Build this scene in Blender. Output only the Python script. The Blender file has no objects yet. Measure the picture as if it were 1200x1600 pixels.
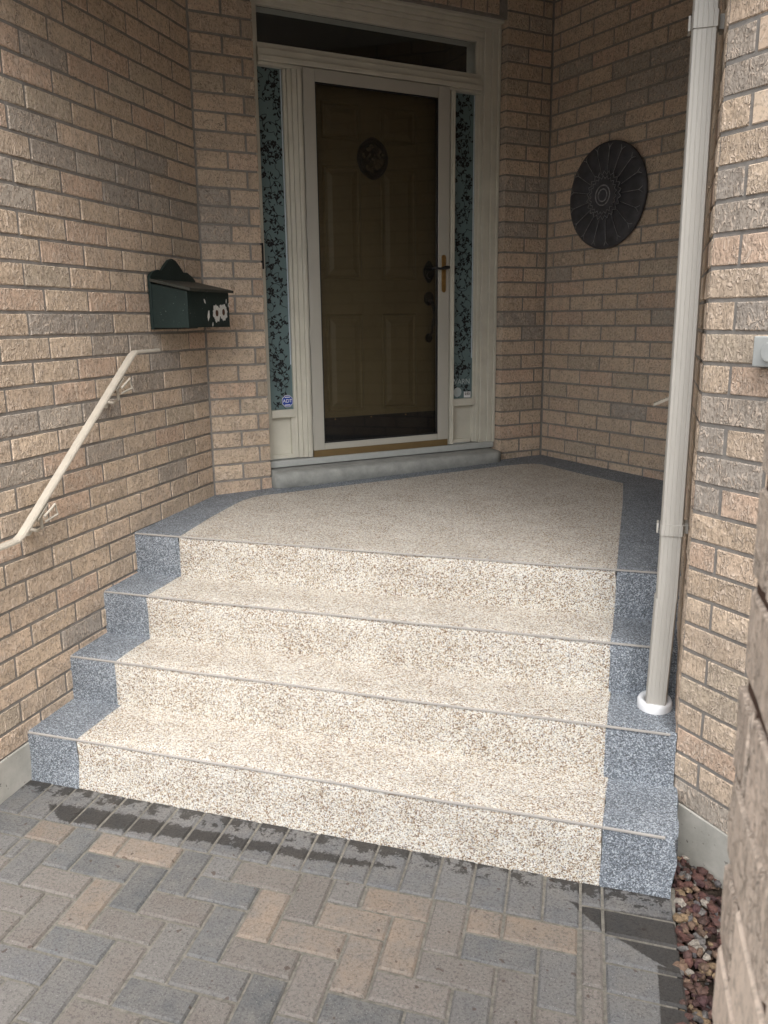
import bpy, bmesh, math, random
from mathutils import Vector, Matrix
R = math.radians
rnd = random.Random(7)
sc = bpy.context.scene
col = sc.collection

# ------------------------------------------------------------------ camera
CAM = Vector((2.205, -2.3569, 1.7073)); FPX = 1304.19
YAW, PITCH, ROLL = -0.3132, 0.2253, -0.0119
fwd0 = Vector((math.sin(YAW), math.cos(YAW), 0)); right0 = Vector((math.cos(YAW), -math.sin(YAW), 0)); up0 = Vector((0, 0, 1))
FW = fwd0*math.cos(PITCH) - up0*math.sin(PITCH); UPV = up0*math.cos(PITCH) + fwd0*math.sin(PITCH)
RT = right0*math.cos(ROLL) + UPV*math.sin(ROLL); UV = -right0*math.sin(ROLL) + UPV*math.cos(ROLL)
cam_d = bpy.data.cameras.new('camera'); cam = bpy.data.objects.new('camera', cam_d); col.objects.link(cam)
M = Matrix.Identity(4)
for i in range(3):
    M[i][0] = RT[i]; M[i][1] = UV[i]; M[i][2] = -FW[i]; M[i][3] = CAM[i]
cam.matrix_world = M
cam_d.sensor_fit = 'VERTICAL'; cam_d.sensor_height = 36; cam_d.sensor_width = 27
cam_d.lens = FPX/1600*36; cam_d.clip_start = .02; cam_d.clip_end = 3000
cam_d.dof.use_dof = True; cam_d.dof.focus_distance = 3.4; cam_d.dof.aperture_fstop = 11
sc.camera = cam

# ------------------------------------------------------------------ sky, sun, exposure
SUN_EL, SUN_AZ = R(55), R(162)      # azimuth clockwise from +Y
w = bpy.data.worlds.new('World'); sc.world = w; w.use_nodes = True
nt = w.node_tree; nt.nodes.clear()
sky = nt.nodes.new('ShaderNodeTexSky'); sky.sky_type = 'NISHITA'; sky.sun_disc = False
sky.sun_elevation = SUN_EL; sky.sun_rotation = SUN_AZ; sky.air_density = 1.0; sky.dust_density = 4.0; sky.ozone_density = 1.0
hs = nt.nodes.new('ShaderNodeHueSaturation'); hs.inputs['Saturation'].default_value = .3
bg = nt.nodes.new('ShaderNodeBackground'); bg.inputs['Strength'].default_value = .15
wo = nt.nodes.new('ShaderNodeOutputWorld')
nt.links.new(sky.outputs[0], hs.inputs['Color']); nt.links.new(hs.outputs[0], bg.inputs[0]); nt.links.new(bg.outputs[0], wo.inputs[0])
sd = bpy.data.lights.new('sun', 'SUN'); sd.energy = .95; sd.angle = R(60); sd.color = (1, .985, .97)
so = bpy.data.objects.new('sun', sd); col.objects.link(so)
sdir = Vector((math.sin(SUN_AZ)*math.cos(SUN_EL), math.cos(SUN_AZ)*math.cos(SUN_EL), math.sin(SUN_EL)))
so.rotation_euler = sdir.to_track_quat('Z', 'Y').to_euler(); so.location = (0, -6, 8)
vs = sc.view_settings; vs.view_transform = 'Standard'; vs.look = 'None'; vs.gamma = 1; vs.use_curve_mapping = False
vs.exposure = 1.38

# ------------------------------------------------------------------ calibrated layout (metres)
C0 = .089                               # brick course
ZK0 = 2.7338                            # height of bed joint 0
H = .1935                               # riser
YS = [0, .2856, .5458, .8127]           # nosing lines
G = .0225                               # fall of treads and landing
PHL = -.0267
def XL(y): return y*math.tan(PHL)
L0 = Vector((XL(1.5964), 1.5964, 0)); R0 = Vector((1.5067, 3.1872, 0))
DU = (R0-L0).normalized(); DN = Vector((DU.y, -DU.x, 0)); DOORLEN = (R0-L0).length
MD = Vector((math.sin(.8597), -math.cos(.8597), 0)); MN = Vector((MD.y, -MD.x, 0))      # outward of that wall: towards the porch
PC = Vector((2.3346, .2926, 0)); BD = Vector((math.sin(.7752), -math.cos(.7752), 0)); BN = Vector((BD.y, -BD.x, 0))
if MN.y > 0: MN = -MN
if BN.x > 0: BN = -BN
S_MED = (PC.x - R0.x)/MD.x; MEND = R0 + MD*S_MED
def FZ(y): return 4*H + G*(y - YS[3])
def proj(p):
    d = Vector(p)-CAM; z = d.dot(FW)
    return (600+FPX*d.dot(RT)/z, 800-FPX*d.dot(UV)/z, z) if z > .01 else (1e6, 1e6, z)
def ray(x, y): return FW + RT*((x-600)/FPX) - UV*((y-800)/FPX)
def hit(x, y, p, n):
    d = ray(x, y); return CAM + d*((Vector(p)-CAM).dot(n)/d.dot(n))

# ------------------------------------------------------------------ node helpers and materials
class N:
    def __init__(s, name, rough=.8, spec=.3):
        s.m = bpy.data.materials.new(name); s.m.use_nodes = True; s.t = s.m.node_tree
        s.b = s.t.nodes['Principled BSDF']; s.b.inputs['Roughness'].default_value = rough
        s.b.inputs['Specular IOR Level'].default_value = spec
    def n(s, ty, **k):
        x = s.t.nodes.new(ty)
        for a, v in k.items(): setattr(x, a, v)
        return x
    def l(s, a, b): s.t.links.new(a, b)
    def val(s, sock, v):
        if hasattr(v, 'links') or isinstance(v, bpy.types.NodeSocket): s.l(v, sock)
        else: sock.default_value = v
    def math(s, op, a, b=0, c=0, clamp=False):
        x = s.n('ShaderNodeMath', operation=op, use_clamp=clamp)
        s.val(x.inputs[0], a); s.val(x.inputs[1], b)
        if op in ('MULTIPLY_ADD', 'SMOOTH_MIN', 'WRAP'): s.val(x.inputs[2], c)
        return x.outputs[0]
    def mix(s, f, a, b, mode='MIX'):
        x = s.n('ShaderNodeMix', data_type='RGBA', blend_type=mode)
        s.val(x.inputs[0], f)
        for i, v in ((6, a), (7, b)):
            if isinstance(v, (tuple, list)): x.inputs[i].default_value = (*v[:3], 1)
            else: s.l(v, x.inputs[i])
        return x.outputs[2]
    def ramp(s, f, stops, interp='LINEAR'):
        x = s.n('ShaderNodeValToRGB'); r = x.color_ramp; r.interpolation = interp
        while len(r.elements) < len(stops): r.elements.new(.5)
        for e, (p, c) in zip(r.elements, stops):
            e.position = p; e.color = (*c, 1) if isinstance(c, (tuple, list)) else (c, c, c, 1)
        s.val(x.inputs[0], f); return x.outputs[0]
    def noise(s, vec, scale, detail=4, rough=.55, dist=0, out=0):
        x = s.n('ShaderNodeTexNoise'); s.l(vec, x.inputs['Vector'])
        x.inputs['Scale'].default_value = scale; x.inputs['Detail'].default_value = detail
        x.inputs['Roughness'].default_value = rough; x.inputs['Distortion'].default_value = dist
        return x.outputs[out]
    def vor(s, vec, scale, feat='F1', out='Color', rand=1):
        x = s.n('ShaderNodeTexVoronoi', feature=feat); s.l(vec, x.inputs['Vector'])
        x.inputs['Scale'].default_value = scale; x.inputs['Randomness'].default_value = rand
        return x.outputs[out]
    def coord(s, which='Object'): return s.n('ShaderNodeTexCoord').outputs[which]
    def pos(s): return s.n('ShaderNodeNewGeometry').outputs['Position']
    def bump(s, h, strength=.3, dist=.002, normal=None):
        x = s.n('ShaderNodeBump'); s.val(x.inputs['Height'], h); x.inputs['Strength'].default_value = strength
        x.inputs['Distance'].default_value = dist
        if normal: s.l(normal, x.inputs['Normal'])
        return x.outputs[0]
    def done(s, colr=None, bump=None, rough=None):
        if colr is not None:
            if isinstance(colr, (tuple, list)): s.b.inputs['Base Color'].default_value = (*colr[:3], 1)
            else: s.l(colr, s.b.inputs['Base Color'])
        if bump is not None: s.l(bump, s.b.inputs['Normal'])
        if rough is not None: s.val(s.b.inputs['Roughness'], rough)
        return s.m
def objvec(q, k=37.0):
    """object coordinates shifted by the object's random number, so alike pieces differ"""
    oi = q.n('ShaderNodeObjectInfo'); a = q.n('ShaderNodeVectorMath', operation='ADD')
    sx = q.math('MULTIPLY', oi.outputs['Random'], k)
    cx = q.n('ShaderNodeCombineXYZ'); q.l(sx, cx.inputs[0]); q.l(sx, cx.inputs[1]); q.l(sx, cx.inputs[2])
    q.l(q.coord('Object'), a.inputs[0]); q.l(cx.outputs[0], a.inputs[1])
    return a.outputs[0], oi
MAT = {}
def mat_brick(name, stuff=False):
    q = N(name, .92, .2)
    if stuff:
        v = q.pos(); at = q.n('ShaderNodeVertexColor'); at.layer_name = 'tint'; base = at.outputs[0]
    else:
        v, oi = objvec(q); base = oi.outputs['Color']
    big = q.noise(v, 13, 3, .6); mid = q.noise(v, 75, 3, .7)
    c1 = q.mix(q.math('MULTIPLY', q.ramp(big, [(.45, 0), (.72, 1)]), .42), base, (.38, .325, .27))
    mm = q.n('ShaderNodeMix', data_type='RGBA', blend_type='MULTIPLY'); mm.inputs[0].default_value = 1
    q.l(c1, mm.inputs[6]); q.l(q.ramp(mid, [(.34, .60), (.50, 1.0), (.7, 1.0)]), mm.inputs[7]); c2 = mm.outputs[2]
    # pale worm-like drag marks, standing nearly upright
    mp = q.n('ShaderNodeMapping'); mp.inputs['Scale'].default_value = (1, 1, .45); q.l(v, mp.inputs['Vector'])
    worm = q.noise(mp.outputs[0], 42, 1.5, .55, 1.6)
    dist = q.math('ABSOLUTE', q.math('SUBTRACT', worm, .5))
    wm = q.ramp(dist, [(0, 1), (.03, .8), (.07, 0)])
    wsel = q.ramp(q.noise(v, 21, 2), [(.42, 0), (.56, 1)])
    wmask = q.math('MULTIPLY', wm, wsel)
    c3 = q.mix(q.math('MULTIPLY', wmask, .75), c2, (.72, .59, .475))
    pit = q.ramp(q.noise(v, 170, 2, .6), [(.58, 0), (.68, 1)])
    patch = q.ramp(q.noise(v, 20, 3, .6), [(.45, .15), (.62, 1)])
    c4 = q.mix(q.math('MULTIPLY', q.math('MULTIPLY', pit, patch), .4 if stuff else .85), c3, (.10, .085, .07))
    hgt = q.math('ADD', q.noise(mp.outputs[0], 62, 4, .7, 1.2), q.math('MULTIPLY', wmask, .5))
    return q.done(c4, q.bump(hgt, .18 if stuff else 1.0, .0085))
MAT['brick'] = mat_brick('brick_clay'); MAT['brick_stuff'] = mat_brick('brick_clay_far', True)

q = N('mortar', .95, .15); v = q.pos()
MAT['mortar'] = q.done(q.ramp(q.noise(v, 30, 5, .65), [(.3, (.195, .18, .163)), (.7, (.285, .265, .24))]), q.bump(q.noise(v, 220, 3), .6, .002))

MAT['mortar_shaded'] = None
def mat_pebble(name, stops, gap, gapcol, scale=285):
    q = N(name, .62, .35); v = q.pos()
    mp = q.n('ShaderNodeMapping'); q.l(v, mp.inputs['Vector']); mp.inputs['Rotation'].default_value = (.4, .3, .2)
    cc = q.vor(mp.outputs[0], scale); sp = q.n('ShaderNodeSeparateColor'); q.l(cc, sp.inputs[0])
    # stones of a sort lie in loose drifts
    drift = q.math('MULTIPLY', q.math('SUBTRACT', q.noise(v, 8, 4), .5), .42)
    f = q.math('ADD', sp.outputs[0], drift, clamp=True)
    base = q.ramp(f, stops, 'CONSTANT')
    ed = q.vor(mp.outputs[0], scale, 'DISTANCE_TO_EDGE', 'Distance')
    c = q.mix(q.ramp(ed, [(0, gap), (.12, 0)]), base, gapcol)
    hgt = q.ramp(ed, [(0, 0), (.25, 1)])
    return q.done(c, q.bump(hgt, .55, .002))
MAT['cream'] = mat_pebble('cream_stone_coating', [(0, (.14, .085, .052)), (.11, (.28, .19, .12)), (.21, (.42, .335, .235)), (.30, (.26, .255, .25)), (.38, (.53, .485, .395)), (.53, (.65, .62, .545)), (.76, (.54, .54, .53)), (.88, (.74, .725, .675))], .4, (.30, .265, .22))
MAT['slate'] = mat_pebble('slate_blue_stone_coating', [(0, (.085, .095, .107)), (.22, (.13, .147, .168)), (.44, (.195, .22, .25)), (.66, (.285, .315, .35)), (.86, (.425, .458, .49))], .35, (.105, .118, .132))
def plain(name, c, rough=.5, spec=.4, metal=0, var=.12, scale=20, bump=0, bscale=200, bd=.001):
    q = N(name, rough, spec); q.b.inputs['Metallic'].default_value = metal; v = q.pos()
    c = tuple(c)
    f = q.ramp(q.noise(v, scale, 5, .6), [(.3, tuple(x*(1-var) for x in c)), (.7, tuple(min(1, x*(1+var)) for x in c))])
    return q.done(f, q.bump(q.noise(v, bscale, 4), bump, bd) if bump else None)
MAT['mortar_shaded'] = plain('mortar_joint_shade', (.075, .045, .032), .95, .15, 0, .2, 40, .5, 200)  # shadow in the near wall's joints, painted as dark brown mortar
MAT['strip'] = plain('nosing_aluminium', (.36, .34, .315), .5, .4, 0, .1, 6)
MAT['frame'] = plain('cream_door_frame_paint', (.56, .54, .46), .5, .4, 0, .09, 7, .12, 60)
MAT['storm'] = plain('storm_door_beige_enamel', (.42, .405, .355), .4, .45, 0, .04, 5)
MAT['door'] = plain('olive_brown_door_paint', (.15, .118, .064), .42, .45, 0, .1, 3, .08, 120)
MAT['sweep'] = plain('brown_door_sweep', (.17, .115, .05), .45, .5, .2, .1, 8)
MAT['kick'] = plain('dark_kick_plate', (.018, .018, .02), .4, .4)
MAT['iron'] = plain('black_iron', (.016, .017, .018), .38, .5, .1, .3, 60, .2, 90)
MAT['brass'] = plain('worn_brass', (.36, .23, .09), .35, .5, .8, .25, 40)
MAT['glint'] = plain('gilded_relief', (.10, .078, .05), .22, .6, .7, .6, 220)
MAT['dark'] = plain('painted_room_dark', (.012, .011, .01), .9, .1)  # darkness of the unlit room, put into the colour
MAT['film'] = plain('teal_frosted_film', (.125, .185, .19), .32, .5, 0, .1, 5)
MAT['print'] = plain('black_floral_print', (.012, .012, .014), .5, .3)
MAT['edge'] = plain('painted_daylight_pale', (.62, .68, .74), .2, .5)  # pale colour standing in for daylight from indoors
MAT['ceil'] = plain('white_ceiling_board', (.62, .60, .56), .8, .2)
MAT['rail'] = plain('cream_rail_paint', (.44, .40, .335), .42, .45, 0, .07, 25, .1, 80)
MAT['pvc'] = plain('white_pvc', (.72, .73, .74), .4, .45, 0, .06, 30)
MAT['greybox'] = plain('grey_pvc', (.40, .415, .40), .5, .4, 0, .06, 30)
MAT['soil'] = plain('dark_soil', (.035, .026, .02), .95, .1, 0, .4, 40, .8, 120, .006)
MAT['white'] = plain('white_print', (.8, .8, .8), .5, .3, 0, .03)
MAT['blue'] = plain('blue_sticker', (.02, .06, .34), .4, .4, 0, .05)
MAT['black'] = plain('black_print', (.015, .015, .015), .5, .3)
MAT['shade_beam'] = plain('brown_shade_beam', (.25, .2, .16), .6, .3)  # only for the added beam that shades the porch walls
# aluminium downspout: chalky, with faint vertical streaks
q = N('chalky_downspout_enamel', .5, .4); v = q.pos()
mp = q.n('ShaderNodeMapping'); mp.inputs['Scale'].default_value = (1, 1, .06); q.l(v, mp.inputs['Vector'])
c = q.ramp(q.noise(mp.outputs[0], 70, 4, .6), [(.3, (.41, .39, .35)), (.7, (.44, .42, .38))])
c = q.mix(q.math('MULTIPLY', q.ramp(q.noise(v, 12, 5, .7), [(.55, 0), (.75, 1)]), .15), c, (.34, .32, .29))
MAT['spout'] = q.done(c)
q = N('pale_concrete', .9, .2); v = q.pos()
c = q.ramp(q.noise(v, 9, 6, .65), [(.3, (.36, .35, .31)), (.7, (.52, .50, .45))])
c = q.mix(q.ramp(q.noise(v, 70, 2), [(.68, 0), (.74, .8)]), c, (.12, .11, .1))
MAT['concrete'] = q.done(c, q.bump(q.noise(v, 60, 6, .7), .5, .003))
q = N('grey_stone_sill', .85, .25); v = q.pos()
c = q.ramp(q.noise(v, 14, 6, .65), [(.3, (.24, .25, .235)), (.7, (.36, .365, .345))])
MAT['sill'] = q.done(c, q.bump(q.noise(v, 35, 6, .7), .7, .006))
# mailbox: dark green paint, chipped and rubbed
q = N('chipped_green_paint', .55, .35); v = q.pos()
c = q.ramp(q.noise(v, 8, 4), [(.3, (.009, .018, .016)), (.7, (.015, .028, .025))])
c = q.mix(q.ramp(q.noise(v, 130, 2, .5, .6), [(.70, 0), (.76, .7)]), c, (.24, .26, .24))
MAT['mail'] = q.done(c, q.bump(q.noise(v, 60, 4), .2, .001))
q = N('rubbed_green_lid', .5, .35); v = q.pos()
c = q.ramp(q.noise(v, 10, 5, .65), [(.3, (.022, .026, .022)), (.7, (.055, .052, .042))])
c = q.mix(q.ramp(q.noise(v, 38, 4, .6, .5), [(.62, 0), (.72, .7)]), c, (.22, .21, .19))
MAT['maillid'] = q.done(c)
q = N('blackened_plaque', .5, .4); v = q.pos()
c = q.ramp(q.noise(v, 12, 5, .65), [(.3, (.032, .032, .036)), (.75, (.085, .085, .094))])
MAT['plaque'] = q.done(c, q.bump(q.noise(v, 50, 5), .3, .002))
MAT['vein'] = plain('worn_grey_ridge', (.26, .26, .265), .5, .4, 0, .5, 60)
# panes
def mat_glass(name, tint=1.0):
    m = bpy.data.materials.new(name); m.use_nodes = True; t = m.node_tree; t.nodes.clear()
    o = t.nodes.new('ShaderNodeOutputMaterial'); mx = t.nodes.new('ShaderNodeMixShader'); fr = t.nodes.new('ShaderNodeFresnel'); fr.inputs[0].default_value = 1.45
    tr = t.nodes.new('ShaderNodeBsdfTransparent'); tr.inputs[0].default_value = (tint, tint, tint*.98, 1)
    gl = t.nodes.new('ShaderNodeBsdfGlossy'); gl.inputs['Roughness'].default_value = .03
    t.links.new(fr.outputs[0], mx.inputs[0]); t.links.new(tr.outputs[0], mx.inputs[1]); t.links.new(gl.outputs[0], mx.inputs[2]); t.links.new(mx.outputs[0], o.inputs[0])
    return m
MAT['glass'] = mat_glass('clear_storm_glass', .93)
# pavers: own colour, sparkling grit, worn edges, plus where water lies on them
def half_planes(q, sx, sy, pts):
    """inside measure of a convex polygon given counter-clockwise"""
    cur = None
    for i in range(len(pts)):
        (x0, y0), (x1, y1) = pts[i], pts[(i+1) % len(pts)]
        ex, ey = x1-x0, y1-y0; L = math.hypot(ex, ey); nx, ny = -ey/L, ex/L
        e = q.math('ADD', q.math('MULTIPLY_ADD', sx, nx, -(nx*x0+ny*y0)), q.math('MULTIPLY', sy, ny))
        cur = e if cur is None else q.math('MINIMUM', cur, e)
    return cur
def ccw(p):
    a = sum(p[i][0]*p[(i+1) % len(p)][1]-p[(i+1) % len(p)][0]*p[i][1] for i in range(len(p)))
    return p if a > 0 else p[::-1]
WET = [[(.16, -.125), (.31, -.215), (.62, -.19), (.95, -.172), (.92, -.108), (.43, -.106)],
       [(.92, -.109), (.95, -.172), (1.161, -.160), (1.36, -.143), (1.51, -.118), (1.505, -.106), (1.136, -.106)],
       [(1.983, -.112), (2.145, -.205), (2.23, -.285), (2.32, -.345), (2.40, -.345), (2.40, -.098)],
       [(2.30, -.30), (2.312, -.62), (2.42, -.62), (2.42, -.30)]]
def paver_mat(name):
    q = N(name, .88, .3); v, oi = objvec(q, 23.); p = q.pos()
    base = oi.outputs['Color']
    c = q.mix(q.ramp(q.noise(v, 12, 5, .7), [(.32, 0), (.68, .75)]), base, (.165, .155, .142))
    m2 = q.n('ShaderNodeMix', data_type='RGBA', blend_type='MULTIPLY'); m2.inputs[0].default_value = 1
    q.l(c, m2.inputs[6]); q.l(q.ramp(q.noise(v, 130, 4, .75), [(.32, .5), (.52, 1), (.7, 1.0)]), m2.inputs[7]); c = m2.outputs[2]
    c = q.mix(q.ramp(q.noise(v, 300, 2), [(.64, 0), (.76, .65)]), c, (.38, .365, .34))
    c = q.mix(q.ramp(q.noise(v, 38, 1), [(.73, 0), (.75, .7)]), c, (.06, .04, .03))
    sp = q.n('ShaderNodeSeparateXYZ'); q.l(p, sp.inputs[0]); sx, sy = sp.outputs[0], sp.outputs[1]
    jag = q.math('MULTIPLY', q.math('SUBTRACT', q.noise(p, 42, 5, .8), .5), .15)
    wet = None
    for poly in WET:
        e = q.math('ADD', half_planes(q, sx, sy, ccw(poly)), q.math('MULTIPLY', jag, .6 if poly[0][0] < 1.9 else .12))
        k = q.math('DIVIDE', e, .004, clamp=True)
        wet = k if wet is None else q.math('MAXIMUM', wet, k)
    # drips along the foot of the bottom riser
    near = q.math('DIVIDE', q.math('ADD', q.math('ADD', sy, .012), q.math('MULTIPLY', q.math('SUBTRACT', q.noise(p, 15, 5, .78), .455), .75)), .006, clamp=True)
    near = q.math('MULTIPLY', near, q.math('DIVIDE', q.math('ADD', sy, .09), .01, clamp=True))
    wet = q.math('MULTIPLY', q.math('MAXIMUM', wet, near), .93)
    dk = q.n('ShaderNodeMix', data_type='RGBA', blend_type='MULTIPLY'); q.l(wet, dk.inputs[0]); q.l(c, dk.inputs[6]); dk.inputs[7].default_value = (.27, .255, .24, 1)
    rough = q.math('MULTIPLY_ADD', wet, -.3, .88)
    hgt = q.math('ADD', q.noise(v, 210, 4, .7), q.math('MULTIPLY', q.noise(v, 28, 3), .8))
    return q.done(dk.outputs[2], q.bump(hgt, .7, .003), rough)
MAT['paver'] = paver_mat('concrete_paver')
q = N('sandy_joint_fill', .95, .15); v = q.pos()
MAT['joint'] = q.done(q.ramp(q.noise(v, 60, 5, .7), [(.3, (.10, .094, .08)), (.7, (.215, .20, .172))]), q.bump(q.noise(v, 250, 3), .6, .003))
q = N('gravel_stone', .7, .35); at = q.n('ShaderNodeVertexColor'); at.layer_name = 'tint'; v = q.pos()
m2 = q.n('ShaderNodeMix', data_type='RGBA', blend_type='MULTIPLY'); m2.inputs[0].default_value = 1
q.l(at.outputs[0], m2.inputs[6]); q.l(q.ramp(q.noise(v, 130, 4, .7), [(.32, .4), (.6, 1.0)]), m2.inputs[7])
MAT['gravel'] = q.done(m2.outputs[2], q.bump(q.noise(v, 110, 4, .7), .9, .005))
# ground beyond the entry court: asphalt drive
q = N('asphalt_drive', .9, .25); v = q.pos()
MAT['ground'] = q.done(q.ramp(q.noise(v, 90, 5, .7), [(.3, (.05, .05, .05)), (.7, (.11, .108, .105))]), q.bump(q.noise(v, 150, 3), .5, .004))

# ------------------------------------------------------------------ object helpers
def tag(o, label=None, cat=None, group=None, kind=None):
    for k, v in (('label', label), ('category', cat), ('group', group), ('kind', kind)):
        if v: o[k] = v
    return o
def worg(o):
    p = Vector((0, 0, 0))
    while o: p = p + o.location; o = o.parent
    return p
def thing(name, loc, label, cat, group=None):
    o = bpy.data.objects.new(name, None); o.empty_display_size = .1; col.objects.link(o); o.location = loc
    return tag(o, label, cat, group)
class MB:
    """collects shapes in world coordinates; build() links them as one mesh"""
    def __init__(s): s.v = []; s.f = []; s.c = []
    def add(s, vs, fs, tint=None):
        b = len(s.v); s.v += [Vector(p) for p in vs]; s.f += [tuple(b+i for i in f) for f in fs]
        s.c += [tint]*len(fs); return s
    def box(s, o, ex, ey, ez):
        """corner o and three edge vectors"""
        o, ex, ey, ez = map(Vector, (o, ex, ey, ez))
        vs = [o, o+ex, o+ex+ey, o+ey, o+ez, o+ex+ez, o+ex+ey+ez, o+ey+ez]
        return s.add(vs, [(0, 3, 2, 1), (4, 5, 6, 7), (0, 1, 5, 4), (1, 2, 6, 5), (2, 3, 7, 6), (3, 0, 4, 7)])
    def prism(s, poly, off, cap=True):
        """polygon of points pushed along off"""
        n = len(poly); poly = [Vector(p) for p in poly]; off = Vector(off)
        fs = [(i, (i+1) % n, (i+1) % n+n, i+n) for i in range(n)]
        if cap: fs += [tuple(range(n))[::-1], tuple(range(n, 2*n))]
        return s.add(poly+[p+off for p in poly], fs)
    def tube(s, pts, r, seg=8, closed=False, ref=(0, 0, 1), ry=None):
        pts = [Vector(p) for p in pts]; n = len(pts); rings = []
        for i, p in enumerate(pts):
            a = pts[i-1] if (i > 0 or closed) else p; b = pts[(i+1) % n] if (i < n-1 or closed) else p
            t = (b-a).normalized(); u = t.cross(Vector(ref))
            if u.length < 1e-4: u = t.cross(Vector((1, 0, 0)))
            u.normalize(); wv = u.cross(t)
            rr = r[i] if isinstance(r, (list, tuple)) else r
            rings.append([p+u*math.cos(k*2*math.pi/seg)*rr+wv*math.sin(k*2*math.pi/seg)*(ry or rr) for k in range(seg)])
        vs = [q for rg in rings for q in rg]; fs = []
        for i in range(n if closed else n-1):
            j = (i+1) % n
            fs += [(i*seg+k, i*seg+(k+1) % seg, j*seg+(k+1) % seg, j*seg+k) for k in range(seg)]
        if not closed: fs += [tuple(range(seg))[::-1], tuple((n-1)*seg+k for k in range(seg))]
        return s.add(vs, fs)
    def build(s, name, mat, parent=None, smooth=False, bevel=0, label=None):
        me = bpy.data.meshes.new(name); o0 = worg(parent)
        me.from_pydata([tuple(p-o0) for p in s.v], [], s.f); me.validate(); me.update()
        bm = bmesh.new(); bm.from_mesh(me); bmesh.ops.recalc_face_normals(bm, faces=bm.faces); bm.to_mesh(me); bm.free()
        if any(s.c):
            at = me.color_attributes.new('tint', 'FLOAT_COLOR', 'CORNER'); i = 0
            for p in me.polygons:
                cc = s.c[p.index] or (1, 1, 1)
                for li in p.loop_indices: at.data[li].color = (*cc, 1)
        me.materials.append(MAT[mat]); o = bpy.data.objects.new(name, me); col.objects.link(o)
        if parent: o.parent = parent
        if smooth:
            for p in me.polygons: p.use_smooth = True
        if bevel:
            b = o.modifiers.new('bevel', 'BEVEL'); b.width = bevel; b.segments = 2; b.limit_method = 'ANGLE'; b.angle_limit = R(35)
        if label: o['label'] = label
        return o
def dw(u, z, w=0): return L0 + DU*u - DN*w + Vector((0, 0, z))       # door wall: along, height, depth inwards

# ------------------------------------------------------------------ ground, paving
g = MB(); g.box((-120, -160, -.16), (240, 0, 0), (0, 300, 0), (0, 0, .08)); tag(g.build('ground', 'ground'), kind='structure')
pv = MB(); pv.box((-.02, -1.75, -.075), (2.372, 0, 0), (0, 1.80, 0), (0, 0, .068)); paving = tag(pv.build('paving', 'joint'), kind='structure')
SH = .08
def paver_mesh(lx, ly, sd):
    r = random.Random(sd); bm = bmesh.new(); hx, hy = lx/2-.0042, ly/2-.0042; ch = .006
    def ring(dx, z): return [bm.verts.new((sx*(hx-dx)+r.uniform(-.0008, .0008)+SH*-(sy*(hy-dx)), sy*(hy-dx)+r.uniform(-.0008, .0008), z+r.uniform(-.0006, .0006))) for sx, sy in ((-1, -1), (1, -1), (1, 1), (-1, 1))]
    a, b, c = ring(0, -.05), ring(0, -ch), ring(ch, 0)
    for p, q_ in ((a, b), (b, c)):
        for i in range(4): bm.faces.new((p[i], p[(i+1) % 4], q_[(i+1) % 4], q_[i]))
    bm.faces.new(c); me = bpy.data.meshes.new('paver'); bm.to_mesh(me); bm.free(); me.materials.append(MAT['paver']); return me
pav_cache = {}
TAN = [(82, 1297), (117, 1320), (172, 1317), (237, 1330), (146, 1405), (352, 1388), (414, 1429), (481, 1461), (557, 1432), (554, 1507), (621, 1475), (609, 1405), (635, 1408), (760, 1437), (848, 1452)]
BRN = [(52, 1437), (204, 1446), (175, 1513), (425, 1370), (699, 1446), (711, 1516), (801, 1554), (927, 1496), (924, 1560), (871, 1589), (490, 1375), (330, 1372), (640, 1540), (360, 1500), (500, 1530), (110, 1380)]
CHA = [(90, 1345), (200, 1292), (330, 1330), (265, 1390), (165, 1270), (160, 1360), (210, 1360), (70, 1480), (330, 1450), (345, 1410), (735, 1470), (250, 1545), (560, 1580), (780, 1500), (430, 1550)]
gp = lambda q_: hit(q_[0], q_[1], (0, 0, 0), Vector((0, 0, 1)))
MARK = [(gp(a), k) for k, L in ((0, TAN), (1, BRN), (2, CHA)) for a in L]
PCOL = [[(.225, .178, .138), (.21, .168, .132), (.235, .185, .142)], [(.17, .148, .13), (.18, .157, .137), (.162, .143, .127)], [(.102, .106, .108), (.115, .117, .118)], [(.132, .13, .128), (.145, .141, .137), (.124, .123, .123), (.153, .144, .134)], [(.122, .125, .128), (.132, .134, .136), (.114, .117, .121), (.142, .142, .142)]]
npav = 0
def paver(x0, x1, y0, y1, kind=None):
    """footprint in sheared paving coordinates, y0 < y1"""
    global npav
    lx, ly = round(x1-x0, 4), round(y1-y0, 4); cx, cy = (x0+x1)/2, (y0+y1)/2
    cx += SH*(-cy-.22); key = (lx, ly, npav % 3)
    if key not in pav_cache: pav_cache[key] = paver_mesh(lx, ly, npav)
    o = bpy.data.objects.new('paver', pav_cache[key]); col.objects.link(o); o.parent = paving
    o.location = (cx, cy, rnd.uniform(-.0015, .0015)); o.rotation_euler = (rnd.uniform(-.006, .006), rnd.uniform(-.006, .006), rnd.uniform(-.004, .004)); npav += 1
    if kind is None:
        kind = 3 if rnd.random() < .62 else 1
        for p, k in MARK:
            if x0 <= p.x-SH*(-p.y-.22) <= x1 and y0 <= p.y <= y1: kind = k
    base = rnd.choice(PCOL[kind]); j = rnd.uniform(.86, 1.08); o.color = (base[0]*j, base[1]*j, base[2]*j, 1)
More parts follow.
